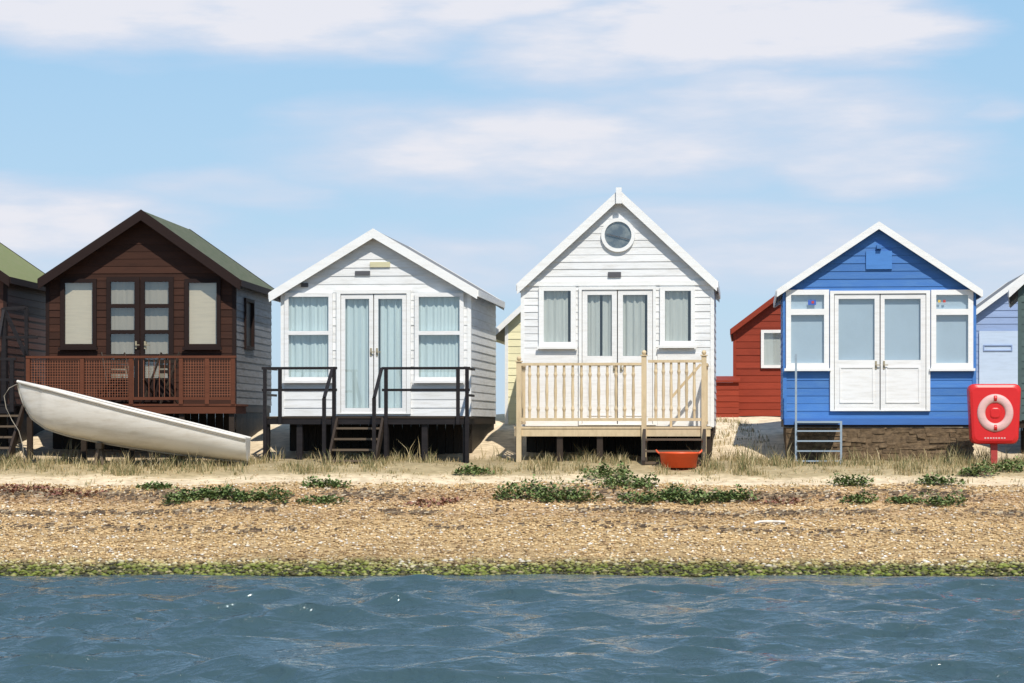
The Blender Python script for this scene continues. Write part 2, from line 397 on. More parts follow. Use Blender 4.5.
# ============================================================ HUT: low white
H=Hut('white_beach_hut','low white clapboard beach hut with black handrails and glazed doors',6.2,42.2,378,282,470,416,(373,229),(269,293),(477,290),
      depth=3.9,ov=.14,bh=.145,bw=.135,front=WHITE_BOARD,side=WHITE_BOARD,roofm=GREYROOF,bargem=WHITE_TRIM)
def win2(x0,x1):
    H.framed('window',(x0,293,x1,381),[(x0+4,297,x1-4,331),(x0+4,335,x1-4,377)],WHITE,CURT,cd=.06,folds=.016,split=[(0,.505),(.50,1)],sill=True)
win2(285,333); win2(415,464)
fr=H.framed('door_frame',(337,290,411,414),[(341,294,407,413)],WHITE_TRIM,None,glass=False,y0=-.06)
for xa,xb,hx in ((341.5,373.5,371),(374.5,406.5,377)):
    d=H.framed('door',(xa,294.5,xb,413),[(xa+4,299,xb-4,408)],WHITE,CURT,cd=.06,folds=.018,y0=-.04,y1=.015,hole=False,split=[(0,.93)] if xa<350 else [(.07,1)])
    H.handle(d,hx,352,-.045)
H.build()
for (r,m,nm,lab) in (((370,262,390,267),SIGNY,'name_plate','small cream name plate'),((355,271,370,275),DARKS,'name_plate','small dark plate'),((301,283,308,287),DARKS,'vent','small vent')):
    R=H.rect(r,-.03); mb=MB(); mb.box(R[0],R[1],-.035,-.010,R[2],R[3]); obj(nm,mb,m,H.root,label=lab)
H.skirt(.5,SHADESKIRT)
dly=-1.0
d,dx0,dx1=H.deck(263,470,dly,DARKWOOD,.10,BLACK)
for x in (267,300,334,386,425,466): H.post(d,x,404,dly+.1,.1,BLACK,'deck_post',zt=H.fz-.05)
def rails(H,d,x0,x1,ytop,ymid,ly,posts,mat,w=.06,toGround=()):
    a,za=H.px(x0,ytop,ly); b,_=H.px(x1,ytop,ly); _,zm=H.px(x0,ymid,ly); mb=MB()
    mb.box(a,b,ly-.03,ly+.03,za-.045,za); mb.box(a,b,ly-.015,ly+.015,zm-.022,zm+.022)
    for p in posts:
        lx=H.px(p,400,ly)[0]; mb.box(lx-w/2,lx+w/2,ly-w/2+.002,ly+w/2-.004,(H.ground(lx,ly)-.1) if p in toGround else H.fz-.15,za-.046)
    return obj('railing',mb,mat,d)
rails(H,d,262,337,367,390,dly-.04,[265,280,334],BLACK,.06,(265,334))
rails(H,d,382,470,367,390,dly-.04,[386,458,467],BLACK,.06,(386,467))
for x in (265,467):
    lx,zt=H.px(x,367,dly); mb=MB(); mb.box(lx-.025,lx+.025,dly,-.06,zt-.04,zt-.002); mb.box(lx-.015,lx+.015,dly,-.06,zt-.5,zt-.46); obj('railing',mb,BLACK,d)
st=H.stairs(336,384,dly,462,4,STEPWOOD,.2)
for x in (333,382):
    mb=MB(); lx,zt=H.px(x,367,dly); lz=H.px(x,398,dly-.8)[1]; g=H.ground(lx,dly-.8)
    mb.beam((lx,dly-.05,zt-.03),(lx,dly-.82,lz),.05); mb.box(lx-.03,lx+.03,dly-.85,dly-.79,g-.1,lz)
    obj('handrail',mb,BLACK,st)

# ============================================================ HUT: tall white with porthole
H=Hut('tall_white_beach_hut','tall white clapboard beach hut with round gable window and cream balustrade',5.6,42.0,617,522,713,426,(619,190),(517,284),(717,281),
      depth=3.6,ov=.10,bh=.125,bw=.13,front=WHITE_BOARD,side=WHITE_BOARD,roofm=GREYROOF,bargem=WHITE_TRIM)
H.framed('window',(539,287,576,347),[(544,291,571,342)],WHITE_TRIM,CURTW,cd=.05,folds=.014,split=[(0,.85)],sill=True)
H.framed('window',(660,287,695,346),[(665,291,691,341)],WHITE_TRIM,CURTW,cd=.05,folds=.014,split=[(0,.85)],sill=True)
fr=H.framed('door_frame',(579,287,656,425),[(582,290,653,424)],WHITE_TRIM,None,glass=False,y0=-.06)
for xa,xb,hx in ((582.5,617,614),(618,652.5,621)):
    d=H.framed('door',(xa,290.5,xb,424),[(xa+5,295,xb-5,356)],WHITE,CURTW,cd=.05,folds=.014,y0=-.04,y1=.015,hole=False,split=[(0,.5),(.6,1)] if xa<600 else [(0,.85)])
    H.panel(d,(xa+5,364,xb-5,416),WHITE,y=-.04); H.handle(d,hx,368,-.045)
H.build()
for r in ((524.5,353,577.5,425),(657.5,353,710,425)):
    R=H.rect(r,-.02); mb=MB(); mb.box(R[0],R[1],-.026,-.001,H.fz,R[3]); obj('wall_panel',mb,WHITE,H.root)
lx,lz=H.px(618,235,-.05)
mb=MB(); mb.lathe([(.235,.03),(.235,-.035),(.295,-.035),(.30,0),(.30,.03)],(lx,-.025,lz),40,'y'); pw=obj('round_window',mb,WHITE_TRIM,H.root)
mb=MB(); mb.lathe([(.0,0),(.245,0)],(lx,-.028,lz),40,'y')
obj('blind',mb,paint('porthole_backing_shade',(.09,.11,.13),isl=0,dirt=.9,dc=(.4,.4,.36),vec=(2,2,2)),pw)  # opaque backing disc rather than a blind, coloured dark for the unlit inside
mb=MB(); mb.lathe([(.0,0),(.24,0)],(lx,-.04,lz),40,'y'); obj('glass',mb,GLASS,pw)
mb=MB(); mb.beam((lx-.2,-.047,lz+.02),(lx+.2,-.047,lz-.08),.012); obj('glazing_bar',mb,DARKS,pw)
R=H.rect((608,272,621,277),-.03); mb=MB(); mb.box(R[0],R[1],-.035,-.010,R[2],R[3]); obj('name_plate',mb,DARKS,H.root)
mb=MB(); R=H.rect((523,281.5,712,285),-.03); mb.box(R[0]+.03,R[1]-.05,-.03,-.004,R[2],R[3]); obj('trim_band',mb,WHITE_TRIM,H.root)
mb=MB(); mb.box(H.A[0]-.05,H.A[0]+.05,-H.ov-.09,-H.ov-.067,H.A[1]-.24,H.A[1]+.04); obj('finial',mb,WHITE_TRIM,H.root)
H.skirt(.5,SHADESKIRT)
dly=-1.1
d,dx0,dx1=H.deck(514,711,dly,CREAM,.13)
for x in (519,560,600,645,708): H.post(d,x,404,dly+.1,.1,DARKWOOD,'deck_post',zt=H.fz-.06)
def balus(H,d,xa,xb,yt,yb,ly,mat,step=.15):
    a,zt=H.px(xa,yt,ly); b,zb=H.px(xb,yb,ly); mb=MB()
    mb.box(a,b,ly-.04,ly+.04,zt-.045,zt); mb.box(a,b,ly-.025,ly+.025,zb,zb+.05)
    n=int(round((b-a)/step))
    for k in range(1,n):
        x=a+(b-a)*k/n; mb.lathe([(.022,zb+.05),(.022,zb+.16),(.032,zb+.2),(.020,zb+.26),(.028,(zt+zb)/2),(.020,zt-.26),(.032,zt-.2),(.022,zt-.16),(.022,zt-.045)],(x,ly,0),8)
    return obj('balustrade',mb,mat,d)
balus(H,d,521,642,363,421,dly,CREAM)
balus(H,d,648,702,360,421,dly,CREAM,.14)
for x,y in ((519,362),(644,356),(704,356)): H.post(d,x,y,dly,.085,CREAM,'newel_post',cap=True)
for x in (519,706):
    lx,zt=H.px(x,363,dly); mb=MB(); mb.box(lx-.03,lx+.03,dly+.05,-.06,zt-.045,zt); mb.box(lx-.02,lx+.02,dly+.05,-.06,H.fz+.03,H.fz+.08)
    y=dly+.2
    while y<-.1: mb.box(lx-.015,lx+.015,y,y+.03,H.fz+.08,zt-.045); y+=.2
    obj('balustrade',mb,CREAM,d)
mb=MB(); a=H.px(701,364,-.5); b=H.px(671,398,-.5); mb.beam((a[0],-.5,a[1]),(b[0],-.5,b[1]),.03,.045); mb.box(b[0]-.02,b[0]+.02,-.52,-.48,H.fz-.01,b[1]); obj('handrail',mb,CREAM,d)
st=H.stairs(643,706,dly-.02,464,3,STEPWOOD,.13,.05)
# ============================================================ HUT: blue
H=Hut('blue_beach_hut','bright blue boarded beach hut with white doors and windows',5.6,41.6,879,784,975,419,(879,222),(777,290),(982,290),
      depth=3.6,ov=.12,bh=.135,bw=.10,front=BLUE,side=BLUE,roofm=GREYROOF,bargem=WHITE_TRIM,trim=BLUE)
H.framed('window',(786,290,829,369),[(791,295,824,309),(791,315,824,363)],WHITE_TRIM,BBLIND,cd=.03,sill=True)
H.framed('window',(931,290,973,369),[(936,295,968,309),(936,315,968,363)],WHITE_TRIM,BBLIND,cd=.03,sill=True)
fr=H.framed('door_frame',(830,291,930,411),[(834,294,926,410)],WHITE_TRIM,None,glass=False,y0=-.06)
for xa,xb,hx in ((834.5,879.5,876),(880.5,925.5,884)):
    d=H.framed('door',(xa,294.5,xb,410),[(xa+4,299,xb-5,360)],WHITE,BBLIND,cd=.03,y0=-.04,y1=.015,hole=False)
    H.panel(d,(xa+5,367,xb-6,403),WHITE,y=-.04); H.handle(d,hx,365,-.045)
roof=H.build()
R=H.rect((866,251,892,269),-.03); mb=MB(); mb.box(R[0],R[1],-.04,-.010,R[2],R[3]); obj('gable_hatch',mb,paint('blue_hatch',(.07,.22,.55),isl=0),H.root)
mb=MB(); lx,lz=H.px(879,246,-.05); mb.box(lx-.04,lx+.04,-.10,-.01,lz-.05,lz+.02); obj('lamp',mb,paint('lamp_blue',(.06,.18,.45)),H.root)
for (r,m) in (((808,300,816,305),STB),((811.5,301,814,303.5),STR),((938,300,940.5,302.5),STY),((943,300,945.5,302.5),STR)):
    R=H.rect(r,-.02); yy=-.030 if m is not STR else -.034; mb=MB(); mb.box(R[0],R[1],yy,yy+.003,R[2],R[3]); obj('sticker',mb,m,H.root)
mb=MB(); mb.box(H.wl-.01,H.wr+.01,-.035,-.003,H.fz-.1,H.fz+.01); obj('base_board',mb,paint('blue_trim',(.05,.15,.42)),H.root)
mb=MB(); z=-.4; mb.box(H.wl+.04,H.wr-.04,.015,H.depth-.12,-.4,H.fz-.146)
while z<H.fz-.15:
    x=H.wl+.02+random.random()*.1; h=random.uniform(.05,.10)
    while x<H.wr-.06:
        w=.06+random.random()*.3; d0=-.01+random.random()*.035; zz=z+random.uniform(-.03,.03)
        x2=min(x+w,H.wr-.02); q=lambda: random.uniform(-.014,.014)
        zt2=min(zz+h,H.fz-.148)
        if zt2>zz+.01:
            mb.hexa([(x+q(),d0+q(),zz+q()),(x2+q(),d0+q(),zz+q()),(x2,.2,zz),(x,.2,zz),(x+q(),d0+q(),zt2),(x2+q(),d0+q(),zt2),(x2,.2,zt2),(x,.2,zt2)])
        x+=w+.002
    z+=h
obj('foundation',mb,STONE,H.root)
lad=MB(); ly=-.6
x0=H.px(797,400,ly)[0]; x1=H.px(840,400,ly)[0]; g=H.ground(x0,ly)
lad.box(x0-.035,x0-.0,ly-.03,ly+.03,g-.1,H.px(797,354,ly)[1]); lad.box(x1,x1+.035,ly-.03,ly+.03,g-.1,H.px(840,421,ly)[1])
for y in (431,441,451,461):
    z=H.px(800,y,ly)[1]; lad.box(x0,x1,ly-.08,ly+.08,z-.012,z+.012)
lad.box(x0-.0,x1,ly-.03,-.045,H.fz-.07,H.fz-.035); lad.box(x0-.03,x0-.005,ly+.03,-.045,H.fz-.07,H.fz-.035)
obj('ladder',lad,METAL,H.root)
# ============================================================ neighbouring huts at the frame edges
H=Hut('reddish_brown_beach_hut','reddish brown timber beach hut with green felt roof',3.0,43.0,-95,-188,6,404,(-95,205),(-200,277),(9,277),
      depth=4.2,ov=.2,bh=.13,bw=.14,front=RUST,side=RUST,roofm=MOSSROOF,bargem=BROWN_TRIM)
H.framed('window',(-40,282,-8,345),[(-36,286,-12,341)],BROWN_TRIM,BLIND,cd=.04)
H.build(); H.skirt(.25,SHADESKIRT)
dly=-1.2; d,dx0,dx1=H.deck(-190,14,dly,BLACK,.13)
for x in (-180,-80,-10,12): H.post(d,x,404,dly+.1,.1,BLACK,'deck_post',zt=H.fz-.05)
rails(H,d,-190,16,358,380,dly-.02,[-188,-120,-50,12],BLACK,.07)
H.stairs(-30,24,dly,460,5,STEPWOOD,.2)
mb=MB(); a=H.px(10,310,-.2)
mb.beam((a[0],-.6,a[1]),(a[0]+.0,-1.2,H.fz+.75),.05); mb.box(a[0]-.04,a[0]+.04,-.64,-.56,H.fz,a[1]+.02)
mb.beam((a[0],-.6,a[1]),(a[0]+.75,-.6,H.fz+.1),.06); mb.beam((a[0],-.6,a[1]-.5),(a[0]+.6,-.6,a[1]-.5),.05); mb.beam((a[0]+.4,-.6,a[1]+.02),(a[0]+.4,-.6,H.fz),.06)
mb.beam((a[0],-.6,a[1]),(a[0]+.4,-.6,a[1]+.02),.06)
obj('stair_frame',mb,BLACK,d)
H=Hut('grey_green_beach_hut','grey green boarded beach hut with pale bargeboards',12.0,42.0,1110,1019,1205,420,(1112,196),(1009,290),(1214,291),
      depth=3.6,ov=.14,bh=.13,bw=.10,front=TEAL,side=TEAL,roofm=GREYROOF,bargem=WHITE_TRIM,trim=TEAL)
H.build(); H.skirt(.3,SHADESKIRT)
g2='huts in the second row'
H=Hut('red_beach_hut','red boarded beach hut standing on the sand behind',5.6,49.5,800,734,866,416,(800,277),(731,329),(869,329),
      depth=4.0,ov=.15,bh=.14,bw=.09,front=RED,side=RED,roofm=GREYROOF,bargem=RED,group=g2)
H.framed('window',(761,330,790,368),[(764,333,787,365)],WHITE_TRIM,CURTW,cd=.04)
H.build(); H.skirt(.02,RED,-.02)
H=Hut('yellow_beach_hut','pale yellow boarded beach hut standing behind',5.6,46.5,574,506,642,440,(574,256),(490,334),(658,334),
      depth=4.0,ov=.15,bh=.14,bw=.09,front=YELLOW,side=YELLOW,roofm=GREYROOF,bargem=WHITE_TRIM,group=g2)
H.build(); H.skirt(.02,YELLOW,-.02)
H=Hut('pale_blue_beach_hut','pale blue beach hut with wide pale door standing behind',5.6,49.5,1030,973,1090,412,(1030,270),(966,317),(1094,317),
      depth=4.0,ov=.15,bh=.14,bw=.09,front=LBLUE,side=LBLUE,roofm=GREYROOF,bargem=WHITE_TRIM,group=g2)
d=H.framed('door',(979,331,1040,412),[],LBLUED,None,glass=False,hole=True)
H.panel(d,(983,345,1012,351),LBLUE,y=-.055,w=.02,t=.02)
H.build(); H.skirt(.02,LBLUE,-.02)
X,Y=(724-512)/F*49.3,49.3; e=empty('storage_box',(X,Y,gz(X,Y)-.05),'red wooden storage box with sloping lid on the sand','storage box',-.09)
mb=MB(); siding(mb,lambda a,o,z:(a,-.3-o,z),lambda z:-.3,lambda z:.3,0,.75,.12); mb.box(-.3,.3,-.299,.3,0,.75); obj('box_body',mb,RED,e)
mb=MB(); mb.hexa([(-.33,-.36,.75),(.33,-.36,.75),(.33,.33,.85),(-.33,.33,.85),(-.33,-.36,.79),(.33,-.36,.79),(.33,.33,.89),(-.33,.33,.89)]); obj('lid',mb,RED,e)

# ============================================================ BOAT
BY=40.6
st=[(18,381.5,383.5,.015),(20,382,392,.05),(24,383,404,.11),(32,385,418,.20),(46,388,428,.33),(66,393,435,.46),(95,400.5,441,.56),(130,409.5,447,.63),(165,418,452,.64),(200,426.5,456.5,.57),(230,434,460,.46),(248,438.5,461.5,.38)]
def W(x,y,Y=BY): return ((x-512)/F*Y, CZ+(HY-y)/F*Y)
bx,_=W(130,440); bg=gz(bx,BY)
boat=empty('rowing_boat',(bx,BY,bg),'white dinghy resting bow up on grass beside the deck','boat')
sx=np.array([p[0] for p in st],float); xs=np.concatenate([np.linspace(18,46,14)[:-1],np.linspace(46,248,40)])
gun=np.interp(xs,sx,[p[1] for p in st]); kee=np.interp(xs,sx,[p[2] for p in st]); hb=np.interp(xs,sx,[p[3] for p in st])
def smooth(a,k=2):
    for _ in range(k): a[1:-1]=(a[:-2]+2*a[1:-1]+a[2:])/4
    return a
kee[13:]=smooth(kee[13:].copy(),6); hb=smooth(hb,6); gun=smooth(gun,3)
from math import sin,cos,pi
def hull(off=0.):
    mb=MB(); M=12; n=0
    for x,g,k,b in zip(xs,gun,kee,hb):
        X,zg=W(x,g); _,zk=W(x,k); b=max(.008,b-off); zk2=min(zk+off,zg-.01)
        for j in range(-M,M+1):
            t=abs(j)/M; th=t*pi/2
            y=b*(sin(th)**.75); z=zk2+(zg-zk2)*(1-cos(th))**.85
            yy=(1 if j>0 else -1)*y if j else 0
            mb.v.append((X-bx,yy,z-bg))
        n+=1
    C=2*M+1
    for i in range(n-1):
        for j in range(C-1): mb.f.append((i*C+j,i*C+j+1,(i+1)*C+j+1,(i+1)*C+j))
    return mb,n,C
mb,n,C=hull(); hb_o=obj('hull',mb,BOATW,boat,smooth=True)
mb2,_,_=hull(.03); obj('hull_lining',mb2,BOATIN,boat,smooth=True)
mbt=MB(); last=[mb.v[(n-1)*C+j] for j in range(C)]; mbt.face(last); mbt.face([(p[0]-.03,p[1]*.97,p[2]) for p in last]); obj('transom',mbt,BOATW,boat)
for sgn,j in ((-1,0),(1,C-1)):
    mg=MB(); mg.tube([(mb.v[i*C+j][0],mb.v[i*C+j][1]+sgn*.012,mb.v[i*C+j][2]) for i in range(n)],.026,8); obj('gunwale',mg,BOATW,boat,smooth=True)
    mg=MB(); mg.tube([(mb.v[i*C+j][0],mb.v[i*C+j][1]+sgn*.010,mb.v[i*C+j][2]-.036) for i in range(2,n)],.012,6); obj('rubbing_strake',mg,GUNW,boat,smooth=True)
mg=MB(); mg.tube([(mb.v[i*C+(C//2)][0]-.004,0,mb.v[i*C+(C//2)][2]-.008) for i in range(n)],.022,6); obj('keel',mg,BOATIN,boat,smooth=True)
for xx in (90,150,205):
    i=int(np.argmin(abs(xs-xx))); X,zg=W(xx,gun[i]); b=hb[i]-.05; mg=MB(); mg.box(X-bx-.12,X-bx+.12,-b,b,zg-bg-.16,zg-bg-.13); obj('thwart',mg,BOATIN,boat)
mr=MB(); pts=[(18,384),(10,388),(5,396),(7,408),(13,420),(20,431),(24,445),(26,464)]
mr.tube([(W(x,y)[0]-bx,-.05-.01*k,W(x,y)[1]-bg) for k,(x,y) in enumerate(pts)],.007,6); obj('mooring_rope',mr,ROPE,boat,smooth=True)
X,z=W(100,442); e=empty('timber_trestle',(X,BY,gz(X,BY)),'low weathered timber block propping up the boat','trestle')
hz=z-gz(X,BY)-.012
mb=MB(); mb.box(-.05,.05,-.16,.16,hz-.10,hz); obj('bearer',mb,STEPWOOD,e)
for sy in (-.11,.11):
    for a,b in (((-.09,sy,-.08),(0,sy,hz-.06)),((.09,sy,-.08),(0,sy+.05,hz-.06))):
        mb=MB(); mb.beam(a,b,.045); obj('leg',mb,STEPWOOD,e)

# ============================================================ LIFEBUOY STATION
Y=40.6; X=(994-512)/F*Y; g=gz(X,Y); e=empty('lifebuoy_station',(X,Y,g),'red lifebuoy housing with white ring on a red post','lifebuoy station',-.05)
def lz(y): return CZ+(HY-y)/F*Y-g
def rrect(w0,w1,z0,z1,r,n=6):
    pts=[]
    for cx,cz,a0,ww in ((w1-r,z1-r,0,1),(-w1+r,z1-r,90,1),(-w0+r,z0+r,180,0),(w0-r,z0+r,270,0)):
        for k in range(n+1):
            a=math.radians(a0+90*k/n); pts.append((cx+r*cos(a),cz+r*sin(a)))
    return pts
z0,z1=lz(444),lz(384)
def shell(w0,w1,z0,z1,r,y0,y1,bev):
    mb=MB(); rings=[]
    for dy,ins in ((y1,0),(y0+bev,0),(y0+bev*.3,bev*.3),(y0,bev)):
        cz=(z0+z1)/2; ring=[]
        for x,z in rrect(w0,w1,z0,z1,r):
            fx=1-ins/w1; fz=1-ins/((z1-z0)/2); ring.append((x*fx,dy,cz+(z-cz)*fz))
        rings.append(ring)
    n=len(rings[0])
    for r_ in rings: mb.v+=r_
    for j in range(3):
        for k in range(n): mb.f.append((j*n+k,j*n+(k+1)%n,(j+1)*n+(k+1)%n,(j+1)*n+k))
    mb.f.append(tuple(range(n))); mb.f.append(tuple(3*n+k for k in reversed(range(n))))
    return mb
hs=obj('housing',shell(.40,.44,z0,z1,.11,-.14,.12,.06),REDP,e)
mb=MB(); cz=lz(413); R0=.235; r0=.07
NN,MM=40,10
for i in range(NN):
    a=2*pi*i/NN
    for j in range(MM):
        b=2*pi*j/MM; rr=R0+r0*cos(b); mb.v.append((rr*cos(a),-.14+.03*sin(b),cz+rr*1.05*sin(a)))
for i in range(NN):
    for j in range(MM): mb.f.append((i*MM+j,((i+1)%NN)*MM+j,((i+1)%NN)*MM+(j+1)%MM,i*MM+(j+1)%MM))
obj('lifebuoy_ring',mb,RINGM,hs,smooth=True)
for a in (90,270):
    mb=MB(); a=math.radians(a)
    pts=[(R0*cos(a+t),-.142,cz+R0*1.05*sin(a+t)) for t in (-.10,-.04,.04,.10)]
    mb.tube(pts,r0*.75,12); o=obj('ring_band',mb,REDP,hs,smooth=True)
obj('hub',shell(.09,.09,cz-.09,cz+.09,.06,-.155,-.13,.02),REDP,hs)
mb=MB()
for k in range(8): mb.box(-.18+k*.046,-.152+k*.046,-.144,-.141,lz(438)-.012,lz(438)+.012)
obj('instruction_text',mb,RINGM,hs)
mb=MB(); mb.box(-.055,.055,-.03,.07,-.3,z0+.2); obj('post',mb,paint('post_red',(.42,.05,.04),dirt=.4),e)

Yt=40.18; Xt=(679-512)/F*Yt; Zt=gz(Xt,Yt)
e=empty('plastic_tub',(Xt,Yt,Zt-.02),'orange plastic tub on the ground beside the deck stairs','tub')
mb=MB(); mb.lathe([(.0,.01),(.29,.0),(.32,.22),(.35,.23),(.35,.26),(.31,.26),(.28,.03),(0,.03)],(0,0,.02),28); obj('tub_body',mb,TUBM,e,smooth=True)
for sx_ in (-1,1):
    mb=MB(); mb.tube([(sx_*.32,-.08,.25),(sx_*.37,-.06,.29),(sx_*.38,0,.31),(sx_*.37,.06,.29),(sx_*.32,.08,.25)],.014,6); obj('handle',mb,TUBM,e)

# ============================================================ GROUND
def axis(segs):
    out=[]
    for a,b,st_ in segs: out+=list(np.arange(a,b-1e-6,st_))
    out.append(segs[-1][1]); return np.array(out)
def gridmesh(name,xs,ys,zf,mat):
    X,Yg=np.meshgrid(xs,ys,indexing='xy'); V=zf(X,Yg); nx,ny=len(xs),len(ys)
    me=bpy.data.meshes.new(name)
    idx=np.arange(nx*ny).reshape(ny,nx)
    fq=np.stack([idx[:-1,:-1],idx[:-1,1:],idx[1:,1:],idx[1:,:-1]],-1).reshape(-1,4)
    me.vertices.add(nx*ny); me.vertices.foreach_set('co',V.reshape(-1).astype(np.float32))
    me.loops.add(fq.size); me.loops.foreach_set('vertex_index',fq.reshape(-1).astype(np.int32))
    me.polygons.add(len(fq)); me.polygons.foreach_set('loop_start',np.arange(0,fq.size,4,dtype=np.int32))
    me.update(calc_edges=True); me.polygons.foreach_set('use_smooth',[True]*len(fq)); me.materials.append(mat)
    o=bpy.data.objects.new(name,me); col.objects.link(o); return o
gm,nt,p=newmat('beach_ground')
g=N(nt,'ShaderNodeNewGeometry'); sep=N(nt,'ShaderNodeSeparateXYZ'); nt.links.new(g.outputs['Position'],sep.inputs[0])
nz=N(nt,'ShaderNodeTexNoise'); nz.inputs['Scale'].default_value=.9; nz.inputs['Detail'].default_value=8; nz.inputs['Roughness'].default_value=.7; nt.links.new(g.outputs['Position'],nz.inputs['Vector'])
yy=mth(nt,'MULTIPLY_ADD',nz.outputs[0],1.0,mth(nt,'SUBTRACT',sep.outputs[1],.5))
fac=mth(nt,'DIVIDE',mth(nt,'SUBTRACT',yy,31.0),14.0)
def P_(y): return (y-31)/14
rc=ramp(nt,[(0,(.045,.05,.03)),(P_(32.3),(.06,.065,.02)),(P_(32.7),(.17,.15,.05)),(P_(33.1),(.44,.32,.16)),(P_(35.6),(.56,.40,.20)),(P_(36.2),(.44,.30,.16)),(P_(36.6),(.56,.40,.21)),
            (P_(37.4),(.44,.30,.17)),(P_(38.3),(.54,.40,.22)),(P_(38.7),(.74,.60,.41)),(P_(39.3),(.70,.56,.36)),(P_(39.6),(.42,.33,.18)),(P_(41.5),(.34,.27,.15)),(P_(42.3),(.64,.51,.34)),(1,(.80,.67,.48))])
nt.links.new(fac,rc.inputs[0])
vo=N(nt,'ShaderNodeTexVoronoi'); vo.inputs['Scale'].default_value=22; nt.links.new(g.outputs['Position'],vo.inputs['Vector'])
vs=N(nt,'ShaderNodeSeparateColor'); nt.links.new(vo.outputs['Color'],vs.inputs[0])
pr=ramp(nt,[(0,(.55,.48,.42)),(.3,(.86,.80,.72)),(.7,(1.1,1.02,.95)),(1,(1.35,1.35,1.35))]); nt.links.new(vs.outputs[0],pr.inputs[0])
peb=N(nt,'ShaderNodeMapRange'); peb.inputs[1].default_value=38.2; peb.inputs[2].default_value=38.7; peb.inputs[3].default_value=1; peb.inputs[4].default_value=.08; nt.links.new(yy,peb.inputs[0])
c=mix(nt,peb.outputs[0],rc.outputs[0],mix(nt,1.,rc.outputs[0],pr.outputs[0],'MULTIPLY'))
n3=N(nt,'ShaderNodeTexNoise'); n3.inputs['Scale'].default_value=6; n3.inputs['Detail'].default_value=10; nt.links.new(g.outputs['Position'],n3.inputs['Vector'])
r3=ramp(nt,[(.3,(.70,.68,.63)),(.65,(1.08,1.08,1.08))]); nt.links.new(n3.outputs[0],r3.inputs[0])
c=mix(nt,1.,c,r3.outputs[0],'MULTIPLY'); nt.links.new(c,p.inputs['Base Color']); p.inputs['Roughness'].default_value=.9
b=N(nt,'ShaderNodeBump'); b.inputs['Strength'].default_value=.6; b.inputs['Distance'].default_value=.025
nt.links.new(mth(nt,'ADD',mth(nt,'MULTIPLY',vo.outputs['Distance'],mth(nt,'MULTIPLY',peb.outputs[0],-1.2)),n3.outputs[0]),b.inputs['Height']); nt.links.new(b.outputs[0],p.inputs['Normal'])
gx=axis([(-2500,-200,400),(-200,-20,20),(-20,-11,.8),(-11,11,.14),(11,20,.8),(20,200,20),(200,2500,400)])
gyy=axis([(-2500,-100,400),(-100,20,15),(20,31,.8),(31,45,.12),(45,56,.5),(56,200,12),(200,2500,300)])
go=gridmesh('ground',gx,gyy,lambda X,Y:np.stack([X,Y,gz_arr(X,Y)],-1),gm); go['kind']='structure'; go['label']='shingle and sand beach ground'; go['category']='ground'

# ============================================================ WATER
wm,nt,p=newmat('sea_water')
p.inputs['Base Color'].default_value=(.045,.080,.090,1); p.inputs['Roughness'].default_value=.035; p.inputs['IOR'].default_value=1.36
g=N(nt,'ShaderNodeNewGeometry'); mp=N(nt,'ShaderNodeMapping'); mp.inputs['Scale'].default_value=(.8,1.2,1); nt.links.new(g.outputs['Position'],mp.inputs[0])
n1=N(nt,'ShaderNodeTexNoise'); n1.inputs['Scale'].default_value=7; n1.inputs['Detail'].default_value=4; n1.inputs['Roughness'].default_value=.5; n1.inputs['Distortion'].default_value=.5; nt.links.new(mp.outputs[0],n1.inputs['Vector'])
b=N(nt,'ShaderNodeBump'); b.inputs['Strength'].default_value=1.; b.inputs['Distance'].default_value=.055; nt.links.new(n1.outputs[0],b.inputs['Height']); nt.links.new(b.outputs[0],p.inputs['Normal'])
comps=[]
for k in range(120):
    wl=.22*(1.8/.22)**rng.random(); th=rng.normal(-1.70,.42); a=.0066*wl**1.12*(.5+1.*rng.random())
    comps.append((2*pi/wl,th,a,rng.random()*6.28))
def waves(X,Y):
    fade=np.clip((32.7-Y)/3.5,.07,1); Z=np.zeros_like(X); DX=np.zeros_like(X); DY=np.zeros_like(X)
    gust=.72+.55*np.sin(X*.5+Y*.35+1)*np.sin(Y*.8-X*.2)
    for k,th,a,ph in comps:
        aa=a*gust if k>7 else a
        q=k*(np.cos(th)*X+np.sin(th)*Y)+ph; Z+=aa*np.cos(q); s_=aa*np.sin(q)*(1.2 if k<16 else .9); DX-=s_*np.cos(th); DY-=s_*np.sin(th)
    return np.stack([X+DX*fade,Y+DY*fade,Z*fade],-1)
wx=axis([(-2500,-200,400),(-200,-20,20),(-20,-9,.5),(-9,9,.04),(9,20,.5),(20,200,20),(200,2500,400)])
wy=axis([(-2500,-100,400),(-100,10,10),(10,17,.4),(17,33.4,.036)])
wo=gridmesh('water',wx,wy,waves,wm); wo['kind']='structure'; wo['label']='choppy blue grey sea water'; wo['category']='water'

